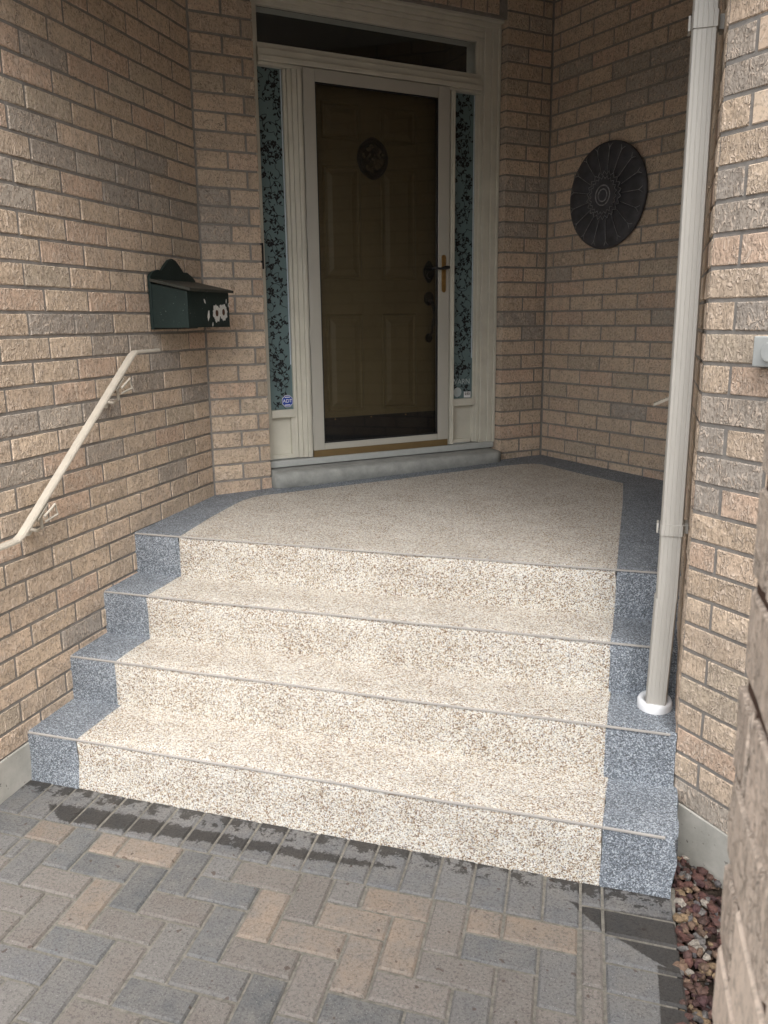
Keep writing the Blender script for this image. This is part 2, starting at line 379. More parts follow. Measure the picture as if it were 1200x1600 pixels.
# soldier row along the bottom riser
xs = [.107+.1097*i+.009 for i in range(-1, 19)]
for a, b in zip(xs[:-1], xs[1:]): paver(max(a, -.01), b, -.217, -.004, 2 if rnd.random() < .2 else 4)
paver(xs[-1], 2.155, -.217, -.112, 4); paver(xs[-1], 2.155, -.112, -.004, 4)
for k in range(15):                                   # header course along the gravel edge
    yb = -.004-.1075*k; paver(2.155, 2.362, yb-.1075, yb, 4)
for k in range(13):                                   # header course along the brick wall
    yb = -.217-.1065*k; paver(-.01, .222, yb-.1065, yb, 3 if rnd.random() < .7 else 2)
AX, AY, X0 = .1071, .1065, .48
XA, XB = .222, 2.092
def cell(i, r): return X0+AX*i, -.217-AY*(r+1)
for r_ in range(-1, 13):                              # herringbone field
    for i in range(-4, 17):
        d = (i+r_) % 4; x, y = cell(i, r_)
        if d == 3: bx = (x, x+AX, y-AY, y+AY)
        elif d == 1: bx = (x, x+2*AX, y, y+AY)
        else: continue
        x0, x1, y0, y1 = bx; x0, x1, y1 = max(x0, XA), min(x1, XB), min(y1, -.217)
        if x1-x0 < .03 or y1-y0 < .03: continue
        paver(x0, x1, y0, y1)
for k in range(6):                                    # narrow make-up pieces at the gravel side
    y1 = -.217-.213*k+(.0 if k == 0 else .0); paver(XB, 2.155, y1-.213, y1, 1)

# ------------------------------------------------------------------ gravel
gs = MB(); gs.box((2.355, -1.75, -.09), (3.2, 0, 0), (0, 2.4, 0), (0, 0, .058)); tag(gs.build('gravel_bed', 'soil'), kind='structure')
GC = [(.07, .035, .032), (.11, .052, .044), (.15, .085, .065), (.20, .13, .09), (.30, .21, .125), (.12, .11, .11), (.19, .175, .165), (.36, .32, .27), (.09, .045, .045), (.17, .08, .065), (.10, .06, .05), (.13, .07, .06)]
ico = bmesh.new(); bmesh.ops.create_icosphere(ico, subdivisions=1, radius=1); ico.verts.ensure_lookup_table()
IV = [v_.co.copy() for v_ in ico.verts]; IF = [tuple(v_.index for v_ in f.verts) for f in ico.faces]; ico.free()
gr = MB()
def stone(x, y, z, s_):
    rot = Matrix.Rotation(rnd.uniform(0, 6.3), 3, 'Z') @ Matrix.Rotation(rnd.uniform(-.5, .5), 3, 'X')
    ax = Vector((s_*rnd.uniform(.8, 1.3), s_*rnd.uniform(.6, 1.), s_*rnd.uniform(.4, .75)))
    vs = [rot @ Vector((p.x*ax.x, p.y*ax.y, p.z*ax.z))*rnd.uniform(.78, 1.15)+Vector((x, y, z)) for p in IV]
    cc = rnd.choice(GC); j = rnd.uniform(.75, 1.15); gr.add(vs, IF, tuple(k*j*.8 for k in cc))
for _ in range(4200):
    x, y = 2.358+1.15*rnd.random()**1.5, rnd.uniform(-1.3, .30)
    if (Vector((x, y, 0))-PC).dot(BN) < .012 : continue
    if y > -.01 and x < 2.35: continue
    s_ = rnd.choice((.007, .009, .012, .014, .017, .019)) * rnd.uniform(.8, 1.2)
    stone(x, y, -.03+rnd.uniform(0, .024)+s_*.2, s_)
tag(gr.build('gravel', 'gravel'), 'reddish brown and tan gravel stones between paving and brick pier', 'gravel', kind='stuff')

# ------------------------------------------------------------------ steps
steps = thing('porch_steps', (1.15, .0, 0), 'cream pebble-coated porch steps with slate blue borders leading to the landing', 'steps')
XLB = [.222, .207, .200, .208]; XRB = [2.130, 2.117, 2.107, 2.105]; XBASE = .222
def wob(k, i): return math.sin(k*12.9898+i*78.233)*43758.5453 % 1
def profile(i):
    y0, z1 = YS[i], H*(i+1); z0 = H*i + (G*(y0-YS[i-1]) if i else -.03)
    pts = []
    if i: pts += [(y0-.0015, z0-.012), (y0-.001, z0+.03)]
    else: pts += [(y0-.010, -.02), (y0-.008, .004), (y0-.004, .03)]
    zz = pts[-1][1]
    pts += [(y0+.001, zz+(z1-zz)*.5), (y0+.0, z1-.012), (y0+.003, z1-.004), (y0+.010, z1)]
    ye = YS[i+1]+.03 if i < 3 else y0+.06
    for k in range(1, 6): pts.append((y0+.01+(ye-y0-.01)*k/5, z1+G*((y0+.01+(ye-y0-.01)*k/5)-y0)))
    return pts
def coat(i, xa, xb, seed, ja=True, jb=True, capb=False):
    """one length of the coating: profile swept along the step"""
    pr = profile(i); n = max(3, int((xb-xa)/.06)); m = MB(); vs = []
    for a in range(n+1):
        t = a/n
        for k, (y, z) in enumerate(pr):
            x = xa+(xb-xa)*t
            if a == 0 and ja: x += (wob(k+i*17, 3)-.5)*.007
            if a == n and jb: x += (wob(k+i*17, 9)-.5)*.007
            dz = (math.sin(x*9+i)+math.sin(x*23+i*2+k*.3))*.0009
            if capb and a == n: x += (wob(k, 5)-.5)*.018
            vs.append((x, y+dz, z+dz))
    K = len(pr); fs = [(a*K+k, (a+1)*K+k, (a+1)*K+k+1, a*K+k+1) for a in range(n) for k in range(K-1)]
    m.add(vs, fs)
    if capb:
        b = n*K; e = len(m.v); yb = YS[i+1]+.03 if i < 3 else YS[i]+.06
        m.add([vs[b+k] for k in range(K)]+[(vs[b][0]-.004, yb, -.03)], [tuple(range(K+1))])
    return m
for i in range(4):
    st = coat(i, XLB[i], XRB[i], i).build('step' if i < 3 else 'landing', 'cream', steps, True)
    if i == 3: landing = st
    coat(i, XL(YS[i])-.01, XLB[i], 10+i, ja=False).build('border', 'slate', st, True)
    xe = 2.345 if i == 0 else 2.338
    coat(i, XRB[i], xe, 20+i, jb=False, capb=(i == 0)).build('border', 'slate', st, True)
    m = MB(); z1 = H*(i+1); y0 = YS[i]; n = 24; xa, xb = XL(y0)+.004, 2.318 if i else 2.312
    for k in range(n):
        x0 = xa+(xb-xa)*k/n; x1 = xa+(xb-xa)*(k+1)/n
        d0 = .0012*math.sin(x0*7+i); d1 = .0012*math.sin(x1*7+i)
        m.add([(x0, y0-.0030+d0, z1-.0045), (x0, y0-.0035+d0, z1+.0008), (x0, y0+.004+d0, z1+.0016), (x1, y0-.0030+d1, z1-.0045), (x1, y0-.0035+d1, z1+.0008), (x1, y0+.004+d1, z1+.0016)], [(0, 1, 4, 3), (1, 2, 5, 4)])
    m.build('nosing_strip', 'strip', st)
# core of the steps, out of sight
core = MB(); core.prism([(.0, .02, -.05), (.0, .02, H-.02), (.0, .31, H-.02), (.0, .31, 2*H-.02), (.0, .57, 2*H-.02), (.0, .57, 3*H-.02), (.0, .84, 3*H-.02), (.0, .84, 4*H-.03), (.0, 1.0, 4*H-.03), (.0, 1.0, -.05)], (2.325, 0, 0))
core.build('concrete_core', 'concrete', steps)
def fl(x, y, dz=0): return Vector((x, y, FZ(y)+dz))
ya = YS[3]+.06
inner = [(.207, ya), (.178, 1.15), (.165, 1.42), (.166, 1.52), (.185, 1.60), (.235, 1.668), (.33, 1.757), (.748, 2.165), (1.05, 2.470), (1.33, 2.748), (1.44, 2.838), (1.50, 2.862), (1.555, 2.852), (1.62, 2.800), (1.829, 2.600), (2.068, 2.396), (2.085, 1.9), (2.093, 1.48), (2.105, ya)]
outer = [(XL(ya)-.01, ya), (-.035, 1.15), (-.045, 1.42), (-.05, 1.52), (-.055, 1.60), (-.02, 1.64), (.10, 1.76), (.62, 2.30), (.92, 2.62), (1.20, 2.90), (1.36, 3.07), (1.52, 3.22), (1.60, 3.13), (1.70, 3.04), (2.0, 2.78), (2.36, 2.47), (2.36, 1.9), (2.36, 1.48), (2.338, ya)]
m = MB(); n = len(inner); m.add([fl(*p) for p in inner], [tuple(range(n))[::-1]]); m.build('walking_surface', 'cream', landing)
for a, b in ((0, 5), (5, 11), (11, 15), (15, 18)):
    m = MB()
    for k in range(a, b): m.add([fl(*outer[k]), fl(*outer[k+1]), fl(*inner[k+1]), fl(*inner[k])], [(0, 1, 2, 3)])
    m.build('border', 'slate', landing)
slab = MB(); slab.prism([fl(*p, -.02) for p in outer], (0, 0, -.8)); slab.build('concrete_slab', 'concrete', steps)

# ------------------------------------------------------------------ house: walls of single bricks
house = thing('brick_house', (0, 0, 0), 'tan brick house around the recessed front entry', 'house')
def brick_mesh(lx, lz, seed, dep=.092):
    r = random.Random(seed); bm = bmesh.new(); nx, nz = 3, 2; hx, hz = lx/2, lz/2; ch = .0026
    G_ = [[bm.verts.new((-hx+ch+(lx-2*ch)*i/nx+r.uniform(-.0012, .0012), r.uniform(-.0018, .0012), -hz+ch+(lz-2*ch)*j/nz+r.uniform(-.0012, .0012))) for j in range(nz+1)] for i in range(nx+1)]
    for i in range(nx):
        for j in range(nz): bm.faces.new((G_[i][j], G_[i+1][j], G_[i+1][j+1], G_[i][j+1]))
    loop = [(i, 0) for i in range(nx)]+[(nx, j) for j in range(nz)]+[(i, nz) for i in range(nx, 0, -1)]+[(0, j) for j in range(nz, 0, -1)]
    def edge(i, j, y):
        x = -hx+lx*i/nx; z = -hz+lz*j/nz
        if 0 < i < nx: z += r.uniform(-.0012, .0014)*(1 if j else -1)
        return bm.verts.new((x+r.uniform(-.001, .001), y, z))
    o1 = [edge(i, j, -.004+r.uniform(-.0012, .0008)) for i, j in loop]
    cs = [(-hx, -hz), (hx, -hz), (hx, hz), (-hx, hz)]; o2 = [bm.verts.new((x, -dep, z)) for x, z in cs]
    L = len(loop)
    for k in range(L):
        a, b = loop[k], loop[(k+1) % L]; bm.faces.new((G_[a[0]][a[1]], o1[k], o1[(k+1) % L], G_[b[0]][b[1]]))
    idx = [0, nx, nx+nz, 2*nx+nz]
    for s_ in range(4):
        a, b = idx[s_], (idx[s_+1] if s_ < 3 else L); chain = [o1[k % L] for k in range(a, b+1)]
        bm.faces.new([o2[s_], o2[(s_+1) % 4]]+chain[::-1])
    bmesh.ops.recalc_face_normals(bm, faces=bm.faces)
    me = bpy.data.meshes.new('brick'); bm.to_mesh(me); bm.free(); me.materials.append(MAT['brick']); return me
BM = [brick_mesh(.257, .0775, 100+i) for i in range(8)]
BMH = [brick_mesh(.12, .0775, 200+i) for i in range(6)]
TINT = [((.635, .49, .365), 5), ((.61, .475, .35), 5), ((.65, .515, .385), 4), ((.595, .47, .355), 3), ((.625, .46, .345), 3), ((.54, .445, .34), 2)]
POOL = [t for t, n_ in TINT for _ in range(n_)]
GREY = [(.44, .38, .32), (.46, .40, .335), (.41, .36, .31)]
# grey bricks picked out in the photograph (pixel on the brick)
GREYPX = [(50, 190), (88, 240), (140, 250), (190, 230), (195, 265), (225, 280), (240, 252), (10, 270), (30, 312), (180, 305), (230, 315), (275, 320), (80, 507), (145, 507), (170, 540), (230, 545), (270, 570), (235, 590), (60, 660), (95, 655), (170, 650), (30, 665), (165, 700), (35, 735), (295, 615), (265, 740), (265, 520), (140, 975), (70, 95),
          (350, 300), (342, 352), (375, 330), (960, 110), (985, 135), (890, 120), (1050, 88), (958, 180), (1000, 165), (1035, 130), (1060, 100), (835, 45), (805, 75), (835, 210), (800, 215), (820, 290), (850, 285), (800, 310), (845, 340), (805, 350), (860, 420), (805, 500), (830, 515), (985, 642), (1035, 490),
          (1150, 90), (1195, 80), (1185, 160), (1130, 270), (1180, 485), (1110, 640), (1110, 690), (1130, 730), (1190, 340), (1100, 780), (1085, 1240)]
nb = 0
def make_wall(label, org, d, nrm, rows, spans, phase, limit=300, extra=(), pool=None, mort='mortar'):
    """rows: bed-joint indices; spans(row) -> (s0, s1) runs; phase(row) -> position of a head joint"""
    global nb
    org, d, nrm = Vector(org), Vector(d), Vector(nrm); lst = []
    for k in rows:
        zb = ZK0-(k+1)*C0+.003; zc = zb+.0395
        for s0, s1 in spans(k):
            j = phase(k); j -= math.ceil((j-s0)/.268)*.268
            cuts = [s0]; x = j
            while x < s1-.02:
                if x > s0+.02: cuts.append(x)
                x += .268
            cuts.append(s1)
            for a, b in zip(cuts[:-1], cuts[1:]):
                a2 = a if a == s0 else a+.0058; b2 = b if b == s1 else b-.0058
                if b2-a2 < .015: continue
                lst.append((a2, b2, zc))
    mb = MB()
    for (s0, s1, z0, z1) in (extra or ()):
        mb.box(org+d*s0-nrm*.0044+Vector((0, 0, z0)), d*(s1-s0), -nrm*.14, (0, 0, z1-z0))
    wl = mb.build('wall', mort, house, label=label)
    rz = math.atan2(nrm.y, nrm.x)-math.pi/2
    sc_ = []
    gh = [hit(px, py, org, nrm) for px, py in GREYPX]
    gs_ = [((p-org).dot(d), p.z) for p in gh]
    for a, b, zc in lst:
        pc = proj(org+d*((a+b)/2)+Vector((0, 0, zc))); inside = -40 < pc[0] < 1240 and -40 < pc[1] < 1640 and pc[2] > .05
        grey = inside and any(a <= s_ <= b and abs(z_-zc) < .043 for s_, z_ in gs_)
        sc_.append((0 if inside else 1, pc[2], a, b, zc, grey))
    sc_.sort(); far = MB()
    for n_, (vis, dep, a, b, zc, grey) in enumerate(sc_):
        base = rnd.choice(GREY) if grey else rnd.choice(pool or POOL); jj = rnd.uniform(.92, 1.08); cc = tuple(x*jj for x in base)
        mid = org+d*((a+b)/2)+Vector((0, 0, zc))
        if vis == 0 and n_ < limit:
            L = b-a; me = rnd.choice(BM) if L > .17 else rnd.choice(BMH)
            o = bpy.data.objects.new('brick', me); col.objects.link(o); o.parent = wl
            o.location = mid + nrm*rnd.uniform(-.0012, .0012); o.rotation_euler = (rnd.uniform(-.004, .004), rnd.uniform(-.003, .003), rz+rnd.uniform(-.004, .004))
            o.scale = ((L/.257 if L > .17 else L/.12)*rnd.choice((1, -1)), 1, 1); o.color = (*cc, 1); nb += 1
        else:
            hx, hz = (b-a)/2, .0395; e = .003
            A = [mid+d*x+Vector((0, 0, z)) for x, z in ((-hx+e, -hz+e), (hx-e, -hz+e), (hx-e, hz-e), (-hx+e, hz-e))]
            B = [mid+d*x+Vector((0, 0, z))-nrm*.003 for x, z in ((-hx, -hz), (hx, -hz), (hx, hz), (-hx, hz))]
            D = [p-nrm*.085 for p in B]
            far.add(A+B+D, [(0, 1, 2, 3)]+[(i, (i+1) % 4, (i+1) % 4+4, i+4) for i in range(4)]+[(i+4, (i+1) % 4+4, (i+1) % 4+8, i+8) for i in range(4)], cc)
    if far.v:
        o = far.build('brickwork', 'brick_stuff', wl); o['kind'] = 'stuff'
    return wl
LW = Vector((math.sin(PHL), math.cos(PHL), 0)); LN = Vector((LW.y, -LW.x, 0))
ZT = 3.71
par = lambda k, e, o_: e if k % 2 == 0 else o_
wall_left = make_wall('long brick wall with the handrail and mailbox on it', (0, 0, 0), LW, LN, range(-11, 29), lambda k: [(-.55, 1.590)], lambda k: par(k, .354, .250), 300, [(-.545, 1.597, .15, ZT)])
make_wall('brick front face round the corner from the handrail wall', LW*-.552, -LN, -LW, range(-11, 29), lambda k: [(.002, 2.6)], lambda k: par(k, .19, .06), 300, [(.004, 2.6, .15, ZT)])
make_wall('brick return left of the door frame', L0, DU, DN, range(-11, 22), lambda k: [(.008, .330)], lambda k: par(k, .169, .269), 300, [(-.02, .324, .7, ZT)])
make_wall('brick return right of the door frame', L0, DU, DN, range(-11, 22), lambda k: [(1.889, DOORLEN-.008)], lambda k: par(k, 2.045, 2.150), 300, [(1.896, DOORLEN+.02, .7, ZT)])
make_wall('shaded brick wall carrying the black medallion', R0, MD, MN, range(-11, 22), lambda k: [(.008, S_MED-.004)], lambda k: par(k, .222, .063), 300, [(-.02, S_MED+.02, .7, ZT)])
make_wall('brick wall behind the downspout', (PC.x, PC.y, 0), Vector((0, 1, 0)), Vector((-1, 0, 0)), range(-11, 29), lambda k: [(.006, MEND.y-PC.y-.004)], lambda k: par(k, .14, .05), 300, [(.004, MEND.y-PC.y+.02, .15, ZT)])
make_wall('brick pier face beside the gravel', PC, BD, BN, range(-11, 29), lambda k: [(.004, 1.75)], lambda k: par(k, .242, .100), 300, [(.002, 1.75, .15, ZT)])
# soldier course over the door
sol = MB(); sol.box(dw(.324, 3.40, .0075), DU*1.572, -DN*.14, (0, 0, ZT-3.40)); sw = sol.build('wall', 'mortar', house, label='upright soldier bricks over the door head')
u = .336; rz = math.atan2(DN.y, DN.x)-math.pi/2
while u+.079 < 1.892:
    o = bpy.data.objects.new('brick', rnd.choice(BM)); col.objects.link(o); o.parent = sw
    o.matrix_basis = Matrix.Translation(dw(u+.0395, 3.413+.1285)) @ Matrix.Rotation(rz, 4, 'Z') @ Matrix.Rotation(math.pi/2, 4, 'Y')
    b_ = rnd.choice(POOL); o.color = (*b_, 1); u += .0885
# nearest brick wall at the right edge of the picture
NC = CAM + ray(1110, 1600)*.815; NC.z = 0
NW = Vector((.057, -.998, 0)).normalized(); NN = Vector((NW.y, -NW.x, 0)); NN = NN if NN.x < 0 else -NN
make_wall('close brick wall corner at the right edge of the picture', NC, NW, NN, range(-11, 29), lambda k: [(.0, 1.6)], lambda k: par(k, .19, .06), 300, [(.008, 1.6, .15, ZT)], pool=[(.68, .55, .44), (.70, .57, .455), (.66, .54, .43)], mort='mortar_shaded')
nf = MB(); nf.box(NC+NW*.02-NN*.12+Vector((0, 0, .15)), NW*1.6, -NN*.5, (0, 0, ZT-.15)); nf.build('wall_core', 'mortar', house)
# foundations
fd = MB(); fd.box(Vector((0, 0, -.1))+LN*.002-LW*.55, LW*.65, -LN*.14, (0, 0, .25)); fd.build('foundation', 'concrete', house, bevel=.004)
fd = MB(); fd.box(LW*-.554+Vector((0, 0, -.1)), -LN*2.6, LW*.14, (0, 0, .25)); fd.build('foundation', 'concrete', house)
fd = MB(); fd.box(PC+BN*.002+Vector((0, 0, -.1)), BD*1.75, -BN*.16, (0, 0, .255)); fd.box(PC+Vector((-.002, .01, -.1)), (.12, 0, 0), (0, .3, 0), (0, 0, .255)); fd.build('foundation', 'concrete', house, bevel=.004)
fd = MB(); fd.box(NC+NN*.002+Vector((0, 0, -.1)), NW*1.6, -NN*.6, (0, 0, .25)); fd.build('foundation', 'concrete', house)
# porch ceiling and an unseen beam added in front to shade the upper walls
YR = -.02
cl = MB(); cl.prism([(-.2, YR, ZT), (2.6, YR, ZT), (3.4, YR, ZT), (3.4, 3.6, ZT), (-.2, 3.6, ZT)], (0, 0, .3)); cl.build('porch_ceiling', 'ceil', house)
bmn = MB(); bmn.box((-.2, YR-.15, 3.06), (3.6, 0, 0), (0, .149, 0), (0, 0, 1.2)); bmn.build('added_shade_beam', 'shade_beam', house)

# ------------------------------------------------------------------ door set
WF = .082                                   # plane of the frame, inwards of the brick face
def dbox(mb, u0, u1, z0, z1, w0, w1): return mb.box(dw(u0, z0, w0), DU*(u1-u0), -DN*(w1-w0), (0, 0, z1-z0))
def mould(mb, p0, p1, across, out, steps_):
    """stepped moulding: strips (offset, width, proud)"""
    for o_, wd_, pr in steps_:
        a = Vector(p0)+across*o_; mb.box(a, Vector(p1)-Vector(p0), across*wd_, out*pr)
fr = MB(); JZ0, JZ1 = .940, 3.335
FRL, FRR = .338, 1.884
dbox(fr, FRL, .376, JZ0, JZ1, WF, WF+.12)                   # left jamb
dbox(fr, 1.738, FRR, JZ0, JZ1, WF+.012, WF+.12)             # right jamb
dbox(fr, .377, 1.737, 3.285, JZ1, WF+.004, WF+.12)          # head
frame = fr.build('door_frame', 'frame', house, bevel=.003)
m = MB()
for o_, wd_, pr in ((0, .05, .012), (.05, .035, .022), (.085, .018, .034)): dbox(m, 1.781+o_, 1.781+o_+wd_-.001, .936, 3.36, WF-pr, WF+.011)
dbox(m, 1.758, 1.780, .938, 3.30, WF+.002, WF+.0115); m.build('casing', 'frame', frame, bevel=.003)
m = MB()
for z0, z1, pr in ((3.3355, 3.358, .010), (3.3585, 3.385, .024), (3.3855, 3.408, .05), (3.308, 3.335, .004)): dbox(m, .336, 1.886 if pr < .05 else 1.90, z0, z1, WF-pr, WF+.10)
m.build('head_moulding', 'frame', frame, bevel=.003)
m = MB()                                                     # transom bar
for z0, z1, pr in ((3.082, 3.109, .0), (3.046, 3.0815, .012), (3.018, 3.0455, .022), (3.000, 3.0175, .010)): dbox(m, .3765, 1.757, z0, z1, WF-pr, WF+.09)
m.build('transom_bar', 'frame', frame, bevel=.003)
for u0, u1 in ((.536, .617), (1.538, 1.578)):                # posts between door and sidelights
    m = MB(); L_ = u1-u0
    for a, b, pr in ((0, .28, .004), (.285, .60, .016), (.605, .85, .026), (.855, 1, .014)): dbox(m, u0+L_*a, u0+L_*b, .942, 2.999, WF-pr, WF+.10)
    m.build('mullion', 'frame', frame, bevel=.002)
tr_ = MB(); dbox(tr_, .380, 1.776, 3.112, 3.284, WF+.03, WF+.036); transom = tr_.build('transom_window', 'glass', house)
m = MB(); dbox(m, .3, 1.9, 3.05, 3.40, WF+.30, WF+.32); m.build('dark_backing_panel', 'dark', transom)  # near-black sheet painted to stand for the unlit room behind the glass
for a in ((1.745, 1.779, 3.110, 3.2845, .004, .05), (.377, .383, 3.110, 3.2845, .004, .05)):
    m = MB(); dbox(m, a[0], a[1], a[2], a[3], WF+a[4], WF+a[5]); m.build('glazing_bead', 'frame', transom)
# sidelights: film-covered pane with black floral print
def floral(u0, u1, z0, z1, w, seed):
    r = random.Random(seed); m = MB(); W_ = u1-u0
    layer = [0]
    def P(x, z): return dw(x, z, w-layer[0]*.00004)
    def poly(pts):
        layer[0] = (layer[0]+1) % 25
        pts = [(min(max(x, u0+.001), u1-.001), min(max(z, z0+.001), z1-.001)) for x, z in pts]
        m.add([P(*p) for p in pts], [tuple(range(len(pts)))])
    def leaf(x, z, a, L, wd=.42):
        ca, sa = math.cos(a), math.sin(a); out = []
        for t, s_ in ((0, 0), (.2, .6), (.45, 1), (.75, .6), (1, 0), (.75, -.6), (.45, -1), (.2, -.6)):
            out.append((x+ca*t*L-sa*s_*wd*L*.5, z+sa*t*L+ca*s_*wd*L*.5))
        poly(out)
    def stem(pts, t=.0014):
        for (xa, za), (xb, zb) in zip(pts[:-1], pts[1:]):
            L = math.hypot(xb-xa, zb-za) or 1e-6; nx, nz = -(zb-za)/L*t, (xb-xa)/L*t
            poly([(xa+nx, za+nz), (xb+nx, zb+nz), (xb-nx, zb-nz), (xa-nx, za-nz)])
    def flower(x, z, s_):
        k = r.randint(5, 6); a0 = r.random()*6
        for i in range(k):
            a = a0+i*6.283/k; L = s_*r.uniform(.85, 1.1); ca, sa = math.cos(a), math.sin(a)
            poly([(x+ca*t*L-sa*q_*L, z+sa*t*L+ca*q_*L) for t, q_ in ((.15, 0), (.45, .32), (.8, .38), (1.02, .16), (1.02, -.16), (.8, -.38), (.45, -.32))])
    z = z0+.015; side = 1; leafs = lambda: r.uniform(.016, .024)
    while z < z1-.01:
        x = u0+W_*(.5+side*r.uniform(.10, .36))
        if r.random() < .35: flower(x, z, r.uniform(.012, .016))
        for _b in range(2):
            a = r.uniform(0, 6.28); pts = [(x, z)]; cx, cz = x, z; curl = r.choice((-1, 1))*r.uniform(.16, .34)
            for i in range(13):
                cx += math.cos(a)*.0085; cz += math.sin(a)*.0085; a += curl
                if not (u0+.003 < cx < u1-.003): break
                pts.append((cx, cz))
                if i in (3, 7, 11): leaf(cx, cz, a+r.choice((-1, 1))*r.uniform(.7, 1.2), leafs(), .55)
            if len(pts) > 2: stem(pts, .0015); leaf(cx, cz, a, leafs(), .5)
        if r.random() < .5:
            bx_, bz_ = u0+W_*r.random(), z+r.uniform(-.02, .03); poly([(bx_+.0038*math.cos(i*1.05), bz_+.0038*math.sin(i*1.05)) for i in range(6)])
        z += r.uniform(.026, .034); side = -side
    return m
for (u0, u1, sd_, lb) in ((.3765, .535, 3, 'left'), (1.579, 1.7375, 5, 'right')):
    gz0, gz1 = 1.222, 2.998; gu1 = u1-.019 if lb == 'left' else u1
    m = MB(); dbox(m, u0, gu1, gz0, gz1, WF+.022, WF+.03); sl = m.build('sidelight', 'film', house)
    floral(u0, gu1-.010, gz0, gz1, WF+.0212, sd_).build('floral_print', 'print', sl)
    m = MB(); dbox(m, gu1-.0085, gu1-.004, gz0+.25, gz1-.002, WF+.0185, WF+.0215); m.build('painted_daylight_strip', 'edge', sl)  # daylight through the gap beside the film, painted as a pale strip
    m = MB(); dbox(m, u0, gu1, 1.178, 1.2215, WF-.006, WF+.06); m.build('bottom_rail', 'frame', sl, bevel=.003)
    m = MB(); dbox(m, u0, gu1, .9425, 1.1775, WF+.030, WF+.06); m.build('lower_panel', 'frame', sl)
    m = MB(); dbox(m, u0, gu1-.02, .9425, .966, WF+.004, WF+.0295)
    if lb == 'left': dbox(m, gu1-.0195, gu1, .9425, 1.1775, WF+.006, WF+.0295)
    m.build('panel_bead', 'frame', sl, bevel=.002)
    if lb == 'left':
        m = MB(); dbox(m, gu1+.0005, u1, .9425, 2.9985, WF+.008, WF+.05); m.build('stile', 'frame', sl, bevel=.002)
# entry door, six panels
WD = .155
m = MB(); dbox(m, .625, 1.533, .948, 2.999, WD, WD+.045); door = m.build('entry_door', 'door', house)
def panel(u0, u1, z0, z1):
    m = MB()
    P4 = lambda a, w_: [dw(u0+a, z0+a, w_), dw(u1-a, z0+a, w_), dw(u1-a, z1-a, w_), dw(u0+a, z1-a, w_)]
    rings = [P4(-.012, WD-.0005), P4(-.006, WD-.0075), P4(.002, WD-.0075), P4(.008, WD-.001), P4(.018, WD-.001), P4(.045, WD-.0075)]
    vs = [p for r_ in rings for p in r_]; fs = []
    for a in range(len(rings)-1): fs += [(a*4+i, a*4+(i+1) % 4, a*4+4+(i+1) % 4, a*4+4+i) for i in range(4)]
    fs.append(tuple((len(rings)-1)*4+i for i in range(4))); m.add(vs, fs); m.build('raised_panel', 'door', door)
for u0, u1 in ((.770, .982), (1.135, 1.346)):
    for z0, z1 in ((2.705, 2.875), (1.955, 2.545), (1.195, 1.735)): panel(u0, u1, z0, z1)
m = MB(); dbox(m, .66, 1.50, .985, 1.150, WD-.004, WD-.001); kp = m.build('kick_plate', 'kick', door)
for uu in (.80, 1.04, 1.28):
    mm_ = MB(); mm_.tube([dw(uu, 1.14, WD-.006), dw(uu, 1.14, WD-.004)], .004, 8); mm_.build('screw', 'brass', kp)
def ell(u, z, wv, a, b, n=28, sh=None): return [dw(u+a*math.cos(t)*(sh(t) if sh else 1), z+b*math.sin(t)*(sh(t) if sh else 1), wv) for t in [2*math.pi*i/n for i in range(n)]]
m = MB(); sh = lambda t: 1+.07*math.cos(4*t)
m.prism(ell(1.446, 1.992, WD-.001, .036, .062, 32, sh), DN*.010); m.prism(ell(1.446, 1.992, WD-.012, .028, .05, 32, sh), DN*.004); db = m.build('deadbolt', 'iron', door, bevel=.002)
m = MB(); m.tube([dw(1.446, 1.972, WD-.012), dw(1.446, 1.972, WD-.030)], .021, 16); m.build('lock_cylinder', 'iron', db)
m = MB(); m.prism(ell(1.446, 1.835, WD-.001, .032, .042, 28), DN*.010); m.prism(ell(1.446, 1.60, WD-.001, .022, .028, 24), DN*.010)
m.tube([dw(1.446, 1.825, WD-.012), dw(1.448, 1.812, WD-.045), dw(1.449, 1.775, WD-.058), dw(1.448, 1.70, WD-.055), dw(1.447, 1.635, WD-.040), dw(1.446, 1.605, WD-.012)], [.010, .011, .010, .0085, .008, .008], 10)
m.build('grip_handle', 'iron', door, smooth=False)
# storm door
WS = .060
m = MB(); su0, su1, sz0, sz1, gu0, gu1, gz0, gz1 = .620, 1.535, .978, 3.012, .688, 1.460, 1.015, 2.950
dbox(m, su0, gu0, sz0, sz1, WS, WS+.035); dbox(m, gu1, su1, sz0, sz1, WS, WS+.035)
dbox(m, gu0+.0005, gu1-.0005, gz1, sz1, WS+.0004, WS+.0345); dbox(m, gu0+.0005, gu1-.0005, sz0, gz0, WS+.0004, WS+.0345)
storm = m.build('storm_door', 'storm', house, bevel=.0025)
m = MB(); dbox(m, gu0+.0006, gu1-.0006, gz0+.0005, gz1-.0005, WS+.016, WS+.020); m.build('glass_pane', 'glass', storm)
m = MB()
for a in ((gu0+.0006, gu0+.007, gz0, gz1), (gu1-.007, gu1-.0006, gz0, gz1)): dbox(m, *a, WS+.006, WS+.0155)
dbox(m, gu0+.0072, gu1-.0072, gz1-.008, gz1-.0006, WS+.006, WS+.0155); dbox(m, gu0+.0072, gu1-.0072, gz0+.0006, gz0+.008, WS+.006, WS+.0155)
m.build('glazing_gasket', 'kick', storm)
m = MB(); dbox(m, .622, 1.533, .938, .9775, WS+.004, WS+.03); m.build('door_sweep', 'sweep', storm)
m = MB()
for z_ in (1.12, 1.62, 2.20, 2.78): m.tube([dw(.6185, z_-.05, WS-.004), dw(.6185, z_+.05, WS-.004)], .0055, 8)
m.build('hinge', 'storm', storm)
